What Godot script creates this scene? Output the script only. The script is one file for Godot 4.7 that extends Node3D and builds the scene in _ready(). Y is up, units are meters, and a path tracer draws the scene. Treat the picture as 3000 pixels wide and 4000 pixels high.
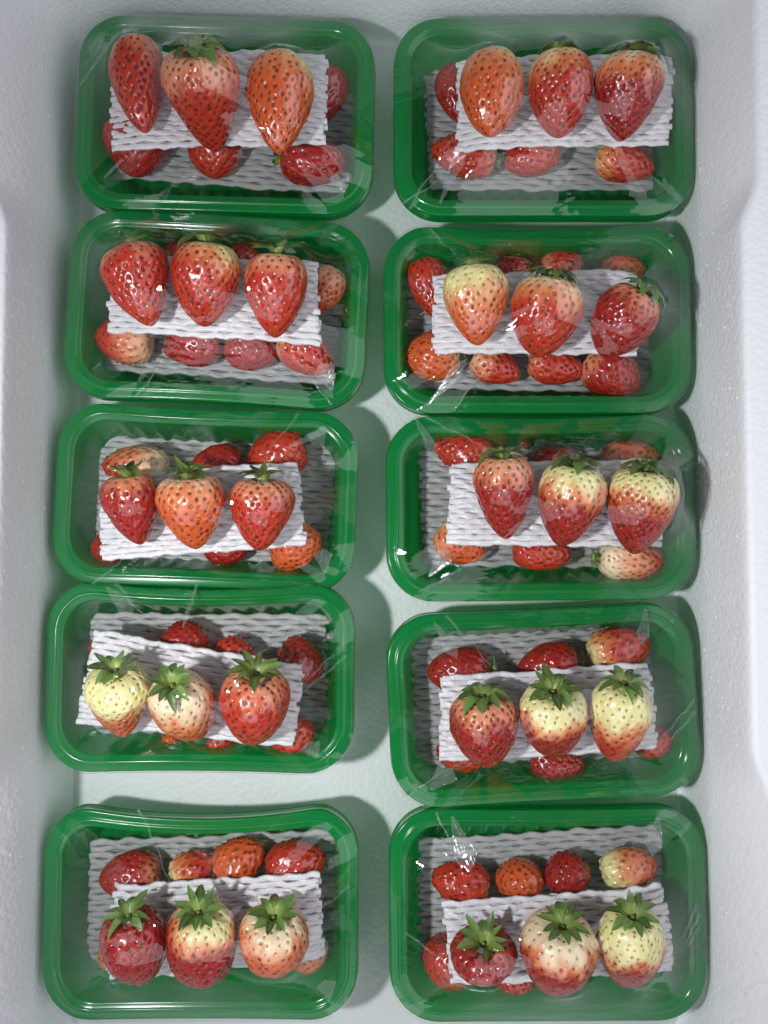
extends Node3D
# Ten film-wrapped green punnets of strawberries in a white polystyrene box. Lengths below are in centimetres; CM turns them into metres.

const CM := 0.01
const FOCAL := 3169.8                      # focal length in photograph pixels (3000 x 4000)
const TILT := 2.7
const ZOOM := 1.2762                       # the outlines were measured on enlargements of this factor
var rng := RandomNumberGenerator.new()
var eye := Vector3.ZERO                    # camera, cm
var lumps := FastNoiseLite.new()
var M := {}
var used := {}
var obstacles := {}                        # tray key -> Array of world points (cm) that hold the film up


func _ready() -> void:
	rng.seed = 7
	lumps.seed = 3
	lumps.frequency = 1.0
	set_camera_and_light()
	make_materials()
	build_box()
	for key in TRAYS:
		build_tray(key)
	for key in TRAYS:
		build_nets(key)
	for key in BERRIES:
		for k in BERRIES[key].size():
			build_berry(key, BERRIES[key][k])
	for key in TRAYS:
		build_film(key)
	build_specks()


func set_camera_and_light() -> void:
	var th := deg_to_rad(TILT)
	eye = Vector3(0, 4 + 46 * cos(th), 46 * sin(th))
	var cam := Camera3D.new()
	cam.name = "camera"
	cam.fov = 64.5
	cam.near = 0.02
	cam.far = 30.0
	cam.transform = Transform3D(Basis(Vector3(1, 0, 0), Vector3(0, sin(th), -cos(th)), Vector3(0, cos(th), sin(th))), eye * CM)
	add_child(cam)
	var e := Environment.new()
	e.background_mode = Environment.BG_COLOR
	e.background_color = Color(0.82, 0.84, 0.88)
	e.background_energy_multiplier = 0.12
	e.tonemap_mode = Environment.TONE_MAPPER_LINEAR
	e.tonemap_exposure = 1.08
	e.sdfgi_enabled = true
	e.ssao_enabled = true
	e.ssil_enabled = true
	var we := WorldEnvironment.new()
	we.name = "surroundings"
	we.environment = e
	add_child(we)
	# the lamp hanging above the left side of the box
	var lamp := SpotLight3D.new()
	lamp.name = "lamp_light"
	lamp.light_energy = 0.275
	lamp.light_color = Color(0.98, 0.985, 1.0)
	lamp.light_size = 0.019
	lamp.spot_range = 8.0
	lamp.spot_attenuation = 2.0
	lamp.spot_angle = 44.0
	lamp.spot_angle_attenuation = 1.0
	lamp.shadow_enabled = true
	add_child(lamp)
	lamp.look_at_from_position(Vector3(-27, 53, 9) * CM, Vector3(9, 0, 4) * CM)
	# two large bright openings of the room, to the right and towards the viewer
	for p in [[Vector3(1.75, 1.95, 0.1), Vector2(2.6, 2.0), 2.9, "right_window_light"], [Vector3(-0.3, 1.9, 1.75), Vector2(2.0, 1.4), 1.5, "front_window_light"]]:
		var a := AreaLight3D.new()
		a.name = p[3]
		a.area_size = p[1]
		a.light_energy = p[2]
		a.light_color = Color(0.96, 0.97, 1.0)
		a.area_range = 8.0
		a.area_attenuation = 2.0
		a.shadow_enabled = true
		add_child(a, true)
		a.look_at_from_position(p[0], Vector3(0, 0.05, 0))


# ---------------------------------------------------------------- helpers

func at(px: float, py: float, h: float) -> Vector3:      # the point at height h (cm) on the ray through a photograph pixel
	var th := deg_to_rad(TILT)
	var u := (px - 1500.0) / FOCAL
	var v := -(py - 2000.0) / FOCAL
	var d := Vector3(u, v * sin(th) - cos(th), -v * cos(th) - sin(th))
	return eye + d * ((h - eye.y) / d.y)


func zat(key: String, zx: float, zy: float, h: float) -> Vector3:
	var o: Vector2 = ORIGIN[key]
	return at(o.x + zx / ZOOM, o.y + zy / ZOOM, h)


func seen(key: String, p: Vector3) -> Vector2:             # where a point shows on the enlargement
	var th := deg_to_rad(TILT)
	var q := p - eye
	var deep := q.dot(Vector3(0, -cos(th), -sin(th)))
	return (Vector2(1500 + FOCAL * q.x / deep, 2000 - FOCAL * q.dot(Vector3(0, sin(th), -cos(th))) / deep) - ORIGIN[key]) * ZOOM


func scale_at(p: Vector3) -> float:                       # enlargement pixels per cm at p
	var th := deg_to_rad(TILT)
	return FOCAL * ZOOM / (p - eye).dot(Vector3(0, -cos(th), -sin(th)))


func numbered(called: String) -> String:
	used[called] = used.get(called, -1) + 1
	return called if used[called] == 0 else "%s_%03d" % [called, used[called]]


func tag(o: Node3D, label: String, category: String, group := "", kind := "") -> void:
	if label: o.set_meta("label", label)
	if category: o.set_meta("category", category)
	if group: o.set_meta("group", group)
	if kind: o.set_meta("kind", kind)


func thing(called: String, where: Vector3) -> Node3D:
	var o := Node3D.new()
	o.name = numbered(called)
	o.position = where * CM
	add_child(o)
	return o


func part(called: String, mesh: Mesh, m: Material, parent: Node3D) -> MeshInstance3D:
	var o := MeshInstance3D.new()
	o.mesh = mesh
	o.material_override = m
	var n := 0
	var nm := called
	while parent.get_node_or_null(NodePath(nm)):
		n += 1
		nm = "%s_%03d" % [called, n]
	o.name = nm
	parent.add_child(o)
	return o


class Shape:                                              # collects triangles; points in cm
	var v := PackedVector3Array()
	var c := PackedColorArray()
	var uv := PackedVector2Array()
	var ix := PackedInt32Array()

	func grid(pts: PackedVector3Array, across: int, closed: bool, cols := PackedColorArray(), flip := false, uvs := PackedVector2Array()) -> void:
		var base := v.size()
		v.append_array(pts)
		if cols.size(): c.append_array(cols)
		if uvs.size(): uv.append_array(uvs)
		var rows := pts.size() / across
		for r in rows - 1:
			for k in (across if closed else across - 1):
				var k2 := (k + 1) % across
				var p := base + r * across + k
				var q := base + r * across + k2
				var s := base + (r + 1) * across + k
				var t := base + (r + 1) * across + k2
				if flip:
					ix.append_array([p, s, q, q, s, t])
				else:
					ix.append_array([p, q, s, q, t, s])

	func normals() -> PackedVector3Array:
		var n := PackedVector3Array()
		n.resize(v.size())
		for k in range(0, ix.size(), 3):
			var a := v[ix[k]]
			var f := (v[ix[k + 2]] - a).cross(v[ix[k + 1]] - a)
			n[ix[k]] += f
			n[ix[k + 1]] += f
			n[ix[k + 2]] += f
		for k in n.size():
			n[k] = n[k].normalized()
		return n

	func done(about := Vector3.ZERO) -> ArrayMesh:
		var a := []
		a.resize(Mesh.ARRAY_MAX)
		a[Mesh.ARRAY_NORMAL] = normals()
		var w := PackedVector3Array()
		w.resize(v.size())
		for k in v.size():
			w[k] = (v[k] - about) * 0.01
		a[Mesh.ARRAY_VERTEX] = w
		if c.size() == v.size(): a[Mesh.ARRAY_COLOR] = c
		if uv.size() == v.size(): a[Mesh.ARRAY_TEX_UV] = uv
		a[Mesh.ARRAY_INDEX] = ix
		var m := ArrayMesh.new()
		m.add_surface_from_arrays(Mesh.PRIMITIVE_TRIANGLES, a)
		return m


func lin(r: float, g: float, b: float) -> Color:
	return Color(r, g, b).linear_to_srgb()


func noise_tex(kind: int, freq: float, size: int, octaves := 3, ret := -1, ramp: Gradient = null) -> NoiseTexture2D:
	var n := FastNoiseLite.new()
	n.noise_type = kind
	n.frequency = freq
	n.seed = 11
	n.fractal_octaves = octaves
	if kind == FastNoiseLite.TYPE_CELLULAR:
		n.fractal_type = FastNoiseLite.FRACTAL_NONE
		n.cellular_return_type = ret
	var t := NoiseTexture2D.new()
	t.width = size
	t.height = size
	t.seamless = true
	t.noise = n
	if ramp: t.color_ramp = ramp
	return t


func make_materials() -> void:
	var foam := StandardMaterial3D.new()
	foam.albedo_color = lin(0.84, 0.85, 0.875)
	foam.roughness = 0.55
	foam.heightmap_enabled = true
	foam.heightmap_texture = noise_tex(FastNoiseLite.TYPE_CELLULAR, 0.04, 512, 1, FastNoiseLite.RETURN_DISTANCE)
	foam.heightmap_scale = 0.03
	foam.heightmap_flip_texture = true
	foam.uv1_triplanar = true
	foam.uv1_world_triplanar = true
	foam.uv1_scale = Vector3(15, 15, 15)
	M.foam = foam
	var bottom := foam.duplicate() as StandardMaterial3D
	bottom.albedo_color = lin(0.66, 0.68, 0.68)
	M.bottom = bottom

	var g := StandardMaterial3D.new()
	g.albedo_color = lin(0.002, 0.16, 0.036)
	g.roughness = 0.16
	g.metallic_specular = 0.5
	g.backlight_enabled = true
	g.backlight = lin(0.004, 0.44, 0.075)
	M.green = g

	var f := StandardMaterial3D.new()
	f.vertex_color_use_as_albedo = true
	f.roughness = 0.27
	f.metallic_specular = 0.5
	f.clearcoat_enabled = true
	f.clearcoat = 0.35
	f.clearcoat_roughness = 0.12
	M.flesh = f

	var s := StandardMaterial3D.new()
	s.vertex_color_use_as_albedo = true
	s.roughness = 0.4
	M.seed = s

	var l := StandardMaterial3D.new()
	l.vertex_color_use_as_albedo = true
	l.roughness = 0.42
	l.backlight_enabled = true
	l.backlight = lin(0.25, 0.25, 0.25)
	M.leaf = l

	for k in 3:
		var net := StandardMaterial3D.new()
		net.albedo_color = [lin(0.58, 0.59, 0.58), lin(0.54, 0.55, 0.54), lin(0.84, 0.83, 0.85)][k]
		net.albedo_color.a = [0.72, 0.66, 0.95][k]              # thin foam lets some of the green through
		net.transparency = BaseMaterial3D.TRANSPARENCY_ALPHA
		net.roughness = 0.38
		net.backlight_enabled = true
		net.backlight = lin(0.3, 0.3, 0.3)
		net.heightmap_enabled = true
		net.heightmap_texture = M.foam.heightmap_texture
		net.heightmap_scale = 0.03
		net.uv1_triplanar = true
		net.uv1_world_triplanar = true
		net.uv1_scale = Vector3(30, 30, 30)
		M["net%d" % k] = net

	var film := StandardMaterial3D.new()
	film.transparency = BaseMaterial3D.TRANSPARENCY_ALPHA
	film.albedo_color = Color(0, 0, 0, 0.002)
	film.roughness = 0.03
	film.metallic_specular = 0.5
	film.heightmap_enabled = true
	film.heightmap_texture = noise_tex(FastNoiseLite.TYPE_SIMPLEX_SMOOTH, 0.012, 512, 3)
	film.heightmap_scale = 0.018
	film.uv1_scale = Vector3(0.6, 1.6, 1)
	M.film = film
	var doubled := StandardMaterial3D.new()                  # crumpled, doubled film is a little cloudy
	doubled.transparency = BaseMaterial3D.TRANSPARENCY_ALPHA
	doubled.albedo_color = Color(0.93, 0.95, 0.96, 0.07)
	doubled.roughness = 0.16
	M.doubled = doubled


# ---------------------------------------------------------------- the box

func rounded(hx: float, hz: float, r: float, per_corner: int, per_x: int, per_z: int) -> PackedVector2Array:   # outline, clockwise seen from above, with even points along the sides
	var p := PackedVector2Array()
	for q in 4:
		var centre := Vector2([hx - r, hx - r, -hx + r, -hx + r][q], [-hz + r, hz - r, hz - r, -hz + r][q])
		var a0: float = [-PI / 2, 0.0, PI / 2, PI][q]
		for k in per_corner + 1:
			p.append(centre + Vector2.from_angle(a0 + PI / 2 * k / per_corner) * r)
		var last := p[p.size() - 1]
		var nxt: Vector2 = [Vector2(hx, hz - r), Vector2(-hx + r, hz), Vector2(-hx, -hz + r), Vector2(hx - r, -hz)][q]
		var n := per_z if q % 2 == 0 else per_x
		for k in range(1, n):
			p.append(last.lerp(nxt, float(k) / n))
	return p


func build_box() -> void:
	var mid := Vector2(-0.55, 1.0)
	var hx := 18.3
	var hz := 30.8
	var root := thing("polystyrene_box", Vector3(mid.x, -3.0, mid.y))
	tag(root, "open white polystyrene box holding ten green strawberry trays", "box")
	var about := Vector3(mid.x, -3.0, mid.y)
	var ring := rounded(hx, hz, 2.6, 10, 40, 120)
	var n := ring.size()
	# floor
	var fl := Shape.new()
	var pts := PackedVector3Array()
	for k in [0.0, 0.5, 1.0]:
		for p in ring:
			pts.append(Vector3(mid.x + p.x * k, 0.0, mid.y + p.y * k))
	fl.grid(pts, n, true, PackedColorArray(), true)
	part("floor", fl.done(about), M.bottom, root)
	# inner wall and top ledge: offset outwards and height
	var prof := [[0.0, 0.0], [0.10, 0.03], [0.22, 0.13], [0.30, 0.30], [0.36, 0.6], [0.40, 1.2], [0.44, 3.0], [0.50, 6.0], [0.56, 8.2], [0.62, 8.72], [0.74, 8.9], [0.92, 8.98]]
	var ledge := [[0.92, 8.98], [1.2, 9.0], [2.4, 9.0], [3.6, 8.98], [3.8, 8.9], [3.9, 8.6]]
	var outer := [[3.9, 8.6], [3.8, 4.0], [3.7, -2.6], [3.5, -3.0]]
	var names := ["wall", "rim", "outer_wall"]
	for w in 3:
		var s := Shape.new()
		pts = PackedVector3Array()
		for pr in [prof, ledge, outer][w]:
			for k in n:
				var p := ring[k]
				var out := (ring[(k + 1) % n] - ring[(k + n - 1) % n]).normalized()
				out = Vector2(out.y, -out.x)
				var off: float = pr[0]
				if absf(p.x) > hx - 0.6 and w < 2:         # the wall steps back towards the corners, beyond the thick middle
					var z := p.y + mid.y
					var back := maxf(smoothstep(-14.4, -17.6, z), smoothstep(12.0, 15.2, z))
					off += back * 0.85 * clampf((pr[1] - 6.2) / 2.3, 0, 1) * (1.0 if w == 0 or off < 2.0 else 0.0)
				pts.append(Vector3(mid.x + p.x + out.x * off, pr[1], mid.y + p.y + out.y * off))
		s.grid(pts, n, true)
		part(names[w], s.done(about), M.foam, root)
	var under := Shape.new()
	pts = PackedVector3Array()
	for k in [0.0, 1.0]:
		for p in rounded(hx + 3.5, hz + 3.5, 2.6, 10, 40, 120):
			pts.append(Vector3(mid.x + p.x * k, -3.0, mid.y + p.y * k))
	under.grid(pts, n, true)
	part("underside", under.done(about), M.foam, root)


func build_specks() -> void:
	var s := Shape.new()                                  # bright flecks of foam standing out of the inner walls
	for side in [-1, 1]:
		for k in 800:
			var z := rng.randf_range(-28, 29)
			var y := rng.randf_range(0.9, 8.7)
			var back := maxf(smoothstep(-14.4, -17.6, z), smoothstep(12.0, 15.2, z)) * 0.85 * clampf((y - 6.2) / 2.3, 0, 1)
			var wall := (17.75 if side == 1 else 18.85) + 0.385 + 0.02 * y + back
			var p := Vector3(side * wall, y, z)
			var up := Vector3(0, rng.randf_range(0.3, 1), rng.randf_range(-0.8, 0.8)) * rng.randf_range(0.05, 0.17)
			var al := Vector3(0, rng.randf_range(-0.2, 0.2), 1) * rng.randf_range(0.02, 0.05)
			var b := s.v.size()
			s.v.append_array([p - up, p - al, p + up, p + al, p + Vector3(-side * rng.randf_range(0.03, 0.08), 0, 0)])
			for q in 4:
				s.ix.append_array([b + q, b + (q + 1) % 4, b + 4] if side == 1 else [b + (q + 1) % 4, b + q, b + 4])
	var o := MeshInstance3D.new()
	o.mesh = s.done()
	var m := StandardMaterial3D.new()
	m.albedo_color = lin(0.93, 0.93, 0.94)
	m.roughness = 0.3
	o.material_override = m
	o.name = "foam_flecks"
	tag(o, "bright loose flecks on the inner walls of the polystyrene box", "flecks", "", "stuff")
	add_child(o)


# ---------------------------------------------------------------- trays

func to_tray(key: String, p: Vector3) -> Vector2:          # world cm -> the tray's own x and z
	var t: Array = TRAYS[key]
	return Vector2(p.x - t[0], p.z - t[1]).rotated(-deg_to_rad(t[4]))


func from_tray(key: String, q: Vector2, y: float) -> Vector3:
	var t: Array = TRAYS[key]
	var w := Vector2(q.x, q.y).rotated(deg_to_rad(t[4]))
	return Vector3(t[0] + w.x, y + tip(key, q), t[1] + w.y)


func tip(key: String, q: Vector2) -> float:                # some trays stand a little askew on their neighbours
	return TRAYS[key][7] + TRAYS[key][8] * q.y / 11.0


func bowed(key: String, q: Vector2) -> Vector2:            # the long sides drawn in by the taut film
	var t: Array = TRAYS[key]
	var x: float = q.x / (t[2] / 2)
	var z: float = q.y / (t[3] / 2)
	return Vector2(q.x, q.y + (t[5] if z < 0 else -t[6]) * absf(z) * maxf(0.0, 1 - x * x * 1.6) * (1.0 if absf(x) < 0.79 else 0.0))


func build_tray(key: String) -> void:
	var t: Array = TRAYS[key]
	obstacles[key] = PackedVector3Array()
	var about := Vector3(t[0], 0.02 + t[7], t[1])
	var root := thing("strawberry_tray", about)
	tag(root, t[9], "tray", "green plastic trays in the foam box")
	var profs := [
		[[-0.06, -0.85], [-0.02, -0.8], [0.0, -0.14], [0.03, -0.05], [0.10, 0.0], [0.40, 0.0], [0.46, 0.02], [0.50, 0.07], [0.58, 0.08], [0.64, 0.05], [0.69, -0.02], [0.86, -0.05], [0.93, -0.10]],
		[[0.93, -0.10], [0.99, -0.25], [1.05, -0.5], [1.30, -1.9], [1.50, -3.0], [1.58, -3.3], [1.72, -3.52], [1.95, -3.62]],
	]
	var names := ["rim", "side_wall"]
	for w in 2:
		var s := Shape.new()
		var pts := PackedVector3Array()
		var n := 0
		for pr in profs[w]:
			var ring := rounded(t[2] / 2 - pr[0], t[3] / 2 - pr[0], maxf(0.5, 2.7 - pr[0] * 0.8), 10, 24 if w == 0 else 110, 14)
			n = ring.size()
			for q in ring:
				if w == 1 and pr[1] < -1.0 and absf(q.x) < t[2] / 2 - 2.6:       # flutes moulded into the long walls
					q.y -= signf(q.y) * 0.16 * clampf((-1.0 - pr[1]) / 1.4, 0, 1) * (0.5 + 0.5 * cos(TAU * q.x / 1.02))
				pts.append(from_tray(key, bowed(key, q), 4.0 + pr[1]))
		s.grid(pts, n, true, PackedColorArray(), true)
		part(names[w], s.done(about), M.green, root)
	var hx: float = t[2] / 2 - 1.95
	var hz: float = t[3] / 2 - 1.95
	var s := Shape.new()
	var pts := PackedVector3Array()
	for i in 151:
		var x := -hx + 2 * hx * i / 150.0
		var over := maxf(0.0, absf(x) - (hx - 1.15))
		var reach := hz - 1.15 + sqrt(maxf(0.0, 1.15 * 1.15 - over * over))
		for j in 15:
			var f := -1 + 2 * j / 14.0
			var ridge := 0.24 * pow(0.5 + 0.5 * cos(TAU * x / 1.02), 0.7) * clampf((hx - 0.5 - absf(x)) * 2, 0, 1) * clampf((1.0 - absf(f)) * 9.0 + 0.55, 0, 1)
			pts.append(from_tray(key, bowed(key, Vector2(x, f * reach)), 0.38 + ridge))
	s.grid(pts, 15, false)
	part("ribbed_base", s.done(about), M.green, root)


# ---------------------------------------------------------------- foam nets

func build_nets(key: String) -> void:
	for level in 2:
		var q: Array = NETS[key][level]
		var h := [1.15, 4.35][level] as float
		h += TRAYS[key][7]
		var c := []
		for k in 4:
			c.append(zat(key, q[2 * k], q[2 * k + 1], h))
		var middle: Vector3 = (c[0] + c[1] + c[2] + c[3]) / 4
		var about := Vector3(middle.x, h - 0.25, middle.z)
		var root := thing("foam_net", about)
		tag(root, ["wide white foam net lying flat on the floor of the %s tray", "narrow bright foam net draped over the lower berries of the %s tray"][level] % WHERE[key], "foam net", ["foam nets on the tray floors", "foam nets under the top berries"][level])
		var deep: float = (c[0].distance_to(c[3]) + c[1].distance_to(c[2])) / 2
		var n := roundi(deep / [0.335, 0.30][level])
		var freq := rng.randf_range(4.2, 5.2)
		var sway := rng.randf_range(0.0, 6.0)
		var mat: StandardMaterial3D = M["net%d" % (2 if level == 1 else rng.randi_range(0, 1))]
		var behind := Shape.new()                          # the other face of the flattened sleeve
		for i in 2 * n - 1:
			var back := i >= n
			var s := behind if back else Shape.new()
			var pts := PackedVector3Array()
			var u0 := rng.randf_range(-0.012, 0.010)
			var u1 := 1 + rng.randf_range(-0.010, 0.012)
			var along := 60
			for k in along + 1:
				var u := lerpf(u0, u1, float(k) / along)
				var wave: float = sin(TAU * u * freq * 2.0 + PI * i + sway) * [0.16, 0.11][level] + lumps.get_noise_3d(u * 5, i * 0.35, sway * 7) * 0.45
				var v := (i + 0.5 + wave) / n if not back else (i - n + 1.0 + wave) / n
				var top: Vector3 = c[0].lerp(c[1], u)
				var low: Vector3 = c[3].lerp(c[2], u)
				var p := top.lerp(low, v)
				p.y += lumps.get_noise_3d(u * 3.1, v * 2.2, sway + 20) * [0.12, 0.35][level] + 0.05 * sin(TAU * u * freq * 2.0 + PI * i + sway + 1.2) + 0.06 * lumps.get_noise_3d(u * 30, i * 2.1, sway + 5)
				if back: p.y -= 0.20
				if level == 1:
					p.y += 0.25 * sin(PI * clampf(v, 0, 1)) - 0.28 * pow(absf(2 * u - 1), 5.0) - 0.15 * pow(absf(2 * v - 1), 4.0)
				var r: float = [0.205, 0.195][level] * (1 + 0.30 * lumps.get_noise_3d(u * 34, i * 3.7, sway))
				if k == 0 or k == along: r *= 0.86
				var ahead := (c[1] - c[0]).normalized() as Vector3
				var side := ahead.cross(Vector3.UP)
				for a in 6:
					var an := TAU * a / 6.0
					pts.append(p + side * cos(an) * r + Vector3.UP * sin(an) * r * 0.5)
				if level == 1 and k % 2 == 0 and not back:
					obstacles[key].append(p + Vector3(0, 0.2, 0))
			s.grid(pts, 6, true)
			for e in 2:                                   # close the cut ends
				var first := s.v.size() - (along + 1) * 6 + (0 if e == 0 else along * 6)
				for a in range(1, 5):
					s.ix.append_array([first, first + a + 1, first + a] if e == 0 else [first, first + a, first + a + 1])
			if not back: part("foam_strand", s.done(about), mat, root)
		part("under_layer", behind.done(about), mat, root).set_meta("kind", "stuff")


# ---------------------------------------------------------------- strawberries

func profile(t: float, m: float, e: float) -> float:
	if t < m:
		return pow(maxf(0.0, 1 - pow((m - t) / m, 2.3)), 0.5)
	return pow(maxf(0.0, 1 - pow((t - m) / (1 - m), e)), 0.62)


func build_berry(key: String, d: Array) -> void:
	var upper: bool = d[15] == 1
	var fine := Vector2i(156, 108) if upper else Vector2i(96, 70)
	var lift: float = TRAYS[key][7]
	var guess := zat(key, (d[0] + d[2]) / 2.0, (d[1] + d[3]) / 2.0, (6.2 if upper else 2.8) + lift)
	var b: float = d[4] / scale_at(guess) / 2
	var yc: float = (4.55 + b * 0.95 if upper else maxf(0.55 + b, minf(1.4 + b, 3.95 - b))) + lift
	b = d[4] / scale_at(Vector3(guess.x, yc, guess.z)) / 2
	var a0 := zat(key, d[0], d[1], yc)
	var a1 := zat(key, d[2], d[3], yc)
	var mid := (a0 + a1) / 2
	var tilt := deg_to_rad(d[7])
	var flat := (a1 - a0).normalized()
	var axis := (flat * cos(tilt) - Vector3.UP * sin(tilt)).normalized()
	var half := a0.distance_to(a1) / 2
	var m: float = d[5]
	var e: float = d[6]
	var bend: float = d[14]
	var z0 := Vector2(d[0], d[1])
	var along_px := (Vector2(d[2], d[3]) - z0).normalized()
	var want := z0.distance_to(Vector2(d[2], d[3]))
	var sky := (Vector3.UP - axis * axis.dot(Vector3.UP)).normalized()
	var beside := axis.cross(sky)
	for step in 5:                                         # length, breadth and place until the outline has the measured size
		var lo := Vector2(1e9, 1e9)
		var hi := -lo
		for j in 21:
			for q in 12:
				var t := j / 20.0
				var p := mid + axis * half * (2 * t - 1) + (sky * cos(TAU * q / 12) * 0.96 + beside * sin(TAU * q / 12)) * b * profile(t, m, e)
				var x := seen(key, p) - z0
				var y := Vector2(x.dot(along_px), x.dot(along_px.orthogonal()))
				lo = lo.min(y)
				hi = hi.max(y)
		var k := scale_at(mid)
		b *= d[4] / (hi.y - lo.y)
		mid += flat * ((want - hi.x - lo.x) / 2 / k)
		half = maxf(b * 0.62, half + (want - (hi.x - lo.x)) / 2 / k)
		mid.y = (4.55 + b * 0.95 if upper else maxf(0.55 + b, minf(1.4 + b, 3.95 - b))) + lift
	yc = mid.y
	var stem := mid - axis * half
	var length := 2 * half
	var e1 := (Vector3.UP - axis * axis.dot(Vector3.UP)).normalized()   # towards the sky
	var e2 := axis.cross(e1)
	if e2.x < 0: e2 = -e2                                               # towards the right of the photograph
	var seedn := rng.randf() * 100
	var nu := fine.x
	var nv := fine.y
	var pts := PackedVector3Array()
	var cols := PackedColorArray()
	var ts := PackedFloat32Array()
	var red: Color = RED[d[8]]
	var pale: Color = PALE[d[9]]
	var mix := Color(0.69, 0.22, 0.085) if d[9] != 2 else Color(0.70, 0.24, 0.12)
	for j in nv + 1:
		var sj := float(j) / nv
		var t := (0.5 - 0.5 * cos(PI * sj)) * 0.55 + sj * 0.45
		ts.append(t)
		var r := b * profile(t, m, e)
		var hollow := 0.30 * exp(-pow(r / (b * 0.42), 2)) * b * (1.0 if t < m else 0.0)
		var centre := stem + axis * (t * length + hollow) + e2 * bend * sin(PI * t) * b
		for i in nu:
			var an := TAU * i / nu
			var ca := cos(an)
			var sa := sin(an)
			var q := r * (1 + 0.085 * lumps.get_noise_3d(ca * 0.9, sa * 0.9, t * 1.6 + seedn) + 0.03 * lumps.get_noise_3d(ca * 2.6, sa * 2.6, t * 4 + seedn))
			pts.append(centre + e1 * ca * q * 0.96 + e2 * sa * q)
			var edge: float = d[10] + d[12] * sa + 0.17 * lumps.get_noise_3d(ca * 1.1, sa * 1.1, t * 2 + seedn + 9) + 0.06 * lumps.get_noise_3d(ca * 5, sa * 5, t * 9 + seedn)
			var x: float = (t - edge) / (d[11] * 1.05)
			var col := pale.lerp(mix, smoothstep(-0.6, 0.15, x)).lerp(red, smoothstep(-0.05, 0.75, x))
			col = col * (1 + 0.10 * lumps.get_noise_3d(ca * 3, sa * 3, t * 7 + seedn + 30))
			col.a = 1
			cols.append(col)
	var s0 := Shape.new()
	s0.grid(pts, nu, true)
	var nrm := s0.normals()
	# seeds in staggered rows, each in a dimple of its own
	var seeds := Shape.new()
	var sink := PackedFloat32Array()
	sink.resize(pts.size())
	var along := 0.0
	var next := 0.32
	var row := 0
	var pitch: float = rng.randf_range(0.92, 1.08) * d[16]
	var gap := 0.35 * pitch
	for j in range(1, nv):
		var ring := 0.0
		for i in range(0, nu, nu / 12): ring += pts[j * nu + i].distance_to(pts[j * nu + (i + nu / 12) % nu])
		along += pts[j * nu].distance_to(pts[(j - 1) * nu])
		if along < next or ring < 0.7: continue
		next += gap * (1.12 - 0.3 * ts[j])
		row += 1
		var count := maxi(3, roundi(ring / (0.545 * pitch)))
		for k in count:
			var fi := (k + 0.5 * (row % 2) + rng.randf_range(-0.24, 0.24)) / count * nu
			var fj := clampi(j + rng.randi_range(-1, 1), 1, nv - 1)
			var i0 := posmod(roundi(fi), nu)
			var at0 := pts[fj * nu + i0]
			var nn := nrm[fj * nu + i0]
			var down := (axis - nn * axis.dot(nn)).normalized()
			var across := nn.cross(down)
			var reach_i := clampi(ceili(0.30 * nu / maxf(ring, 0.5)), 1, 9)
			var big := rng.randf_range(0.72, 1.12) * (1 - 0.2 * smoothstep(0.2, 0.5, cols[fj * nu + i0].g))
			for jj in range(maxi(0, fj - 5), mini(nv, fj + 5) + 1):
				for ii in range(i0 - reach_i, i0 + reach_i + 1):
					var at1 := jj * nu + posmod(ii, nu)
					var off := pts[at1] - at0
					var w := exp(-(pow(off.dot(down) / (0.128 * big), 2) + pow(off.dot(across) / (0.094 * big), 2)))
					sink[at1] = maxf(sink[at1], w)
			var spot := at0 - nn * 0.056
			var ripe := clampf((cols[fj * nu + i0].g - 0.02) * 2.2, 0, 1)
			var sc := Color(0.085, 0.022, 0.008).lerp(Color(0.13, 0.045, 0.012), ripe) * rng.randf_range(0.6, 1.3)
			if rng.randf() < d[17]: sc = Color(0.42, 0.24, 0.04) * rng.randf_range(0.8, 1.2)
			sc.a = 1
			var base := seeds.v.size()
			var ln := 0.080 * big
			var wd := 0.048 * big
			seeds.v.append_array([spot - down * ln, spot + across * wd, spot + down * ln * 1.1, spot - across * wd, spot + nn * 0.035])
			for q in 5: seeds.c.append(sc)
			for q in 4: seeds.ix.append_array([base + q, base + 4, base + (q + 1) % 4])
	for k in pts.size():
		pts[k] -= nrm[k] * (0.088 * sink[k] - 0.012)
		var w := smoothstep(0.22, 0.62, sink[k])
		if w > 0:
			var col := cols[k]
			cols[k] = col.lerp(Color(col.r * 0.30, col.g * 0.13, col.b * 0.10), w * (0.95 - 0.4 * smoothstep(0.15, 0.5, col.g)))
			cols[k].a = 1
	var about := Vector3(mid.x, yc - b, mid.z)
	var root := thing("strawberry", about)
	tag(root, "%s, %s %s tray" % [d[18], d[19], WHERE[key]], "strawberry", "strawberries in the top rows of the trays" if upper else "strawberries under the upper foam nets")
	var body := Shape.new()
	body.grid(pts, nu, true, cols)
	var flesh := part("flesh", body.done(about), M.flesh, root)
	var sd := part("seeds", seeds.done(about), M.seed, flesh)
	sd.set_meta("kind", "stuff")
	for k in range(0, pts.size(), 2):
		obstacles[key].append(pts[k])
	if d[13] > 0:
		build_calyx(key, d, root, about, stem, axis, e1, e2, b, m, e, length)


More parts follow.
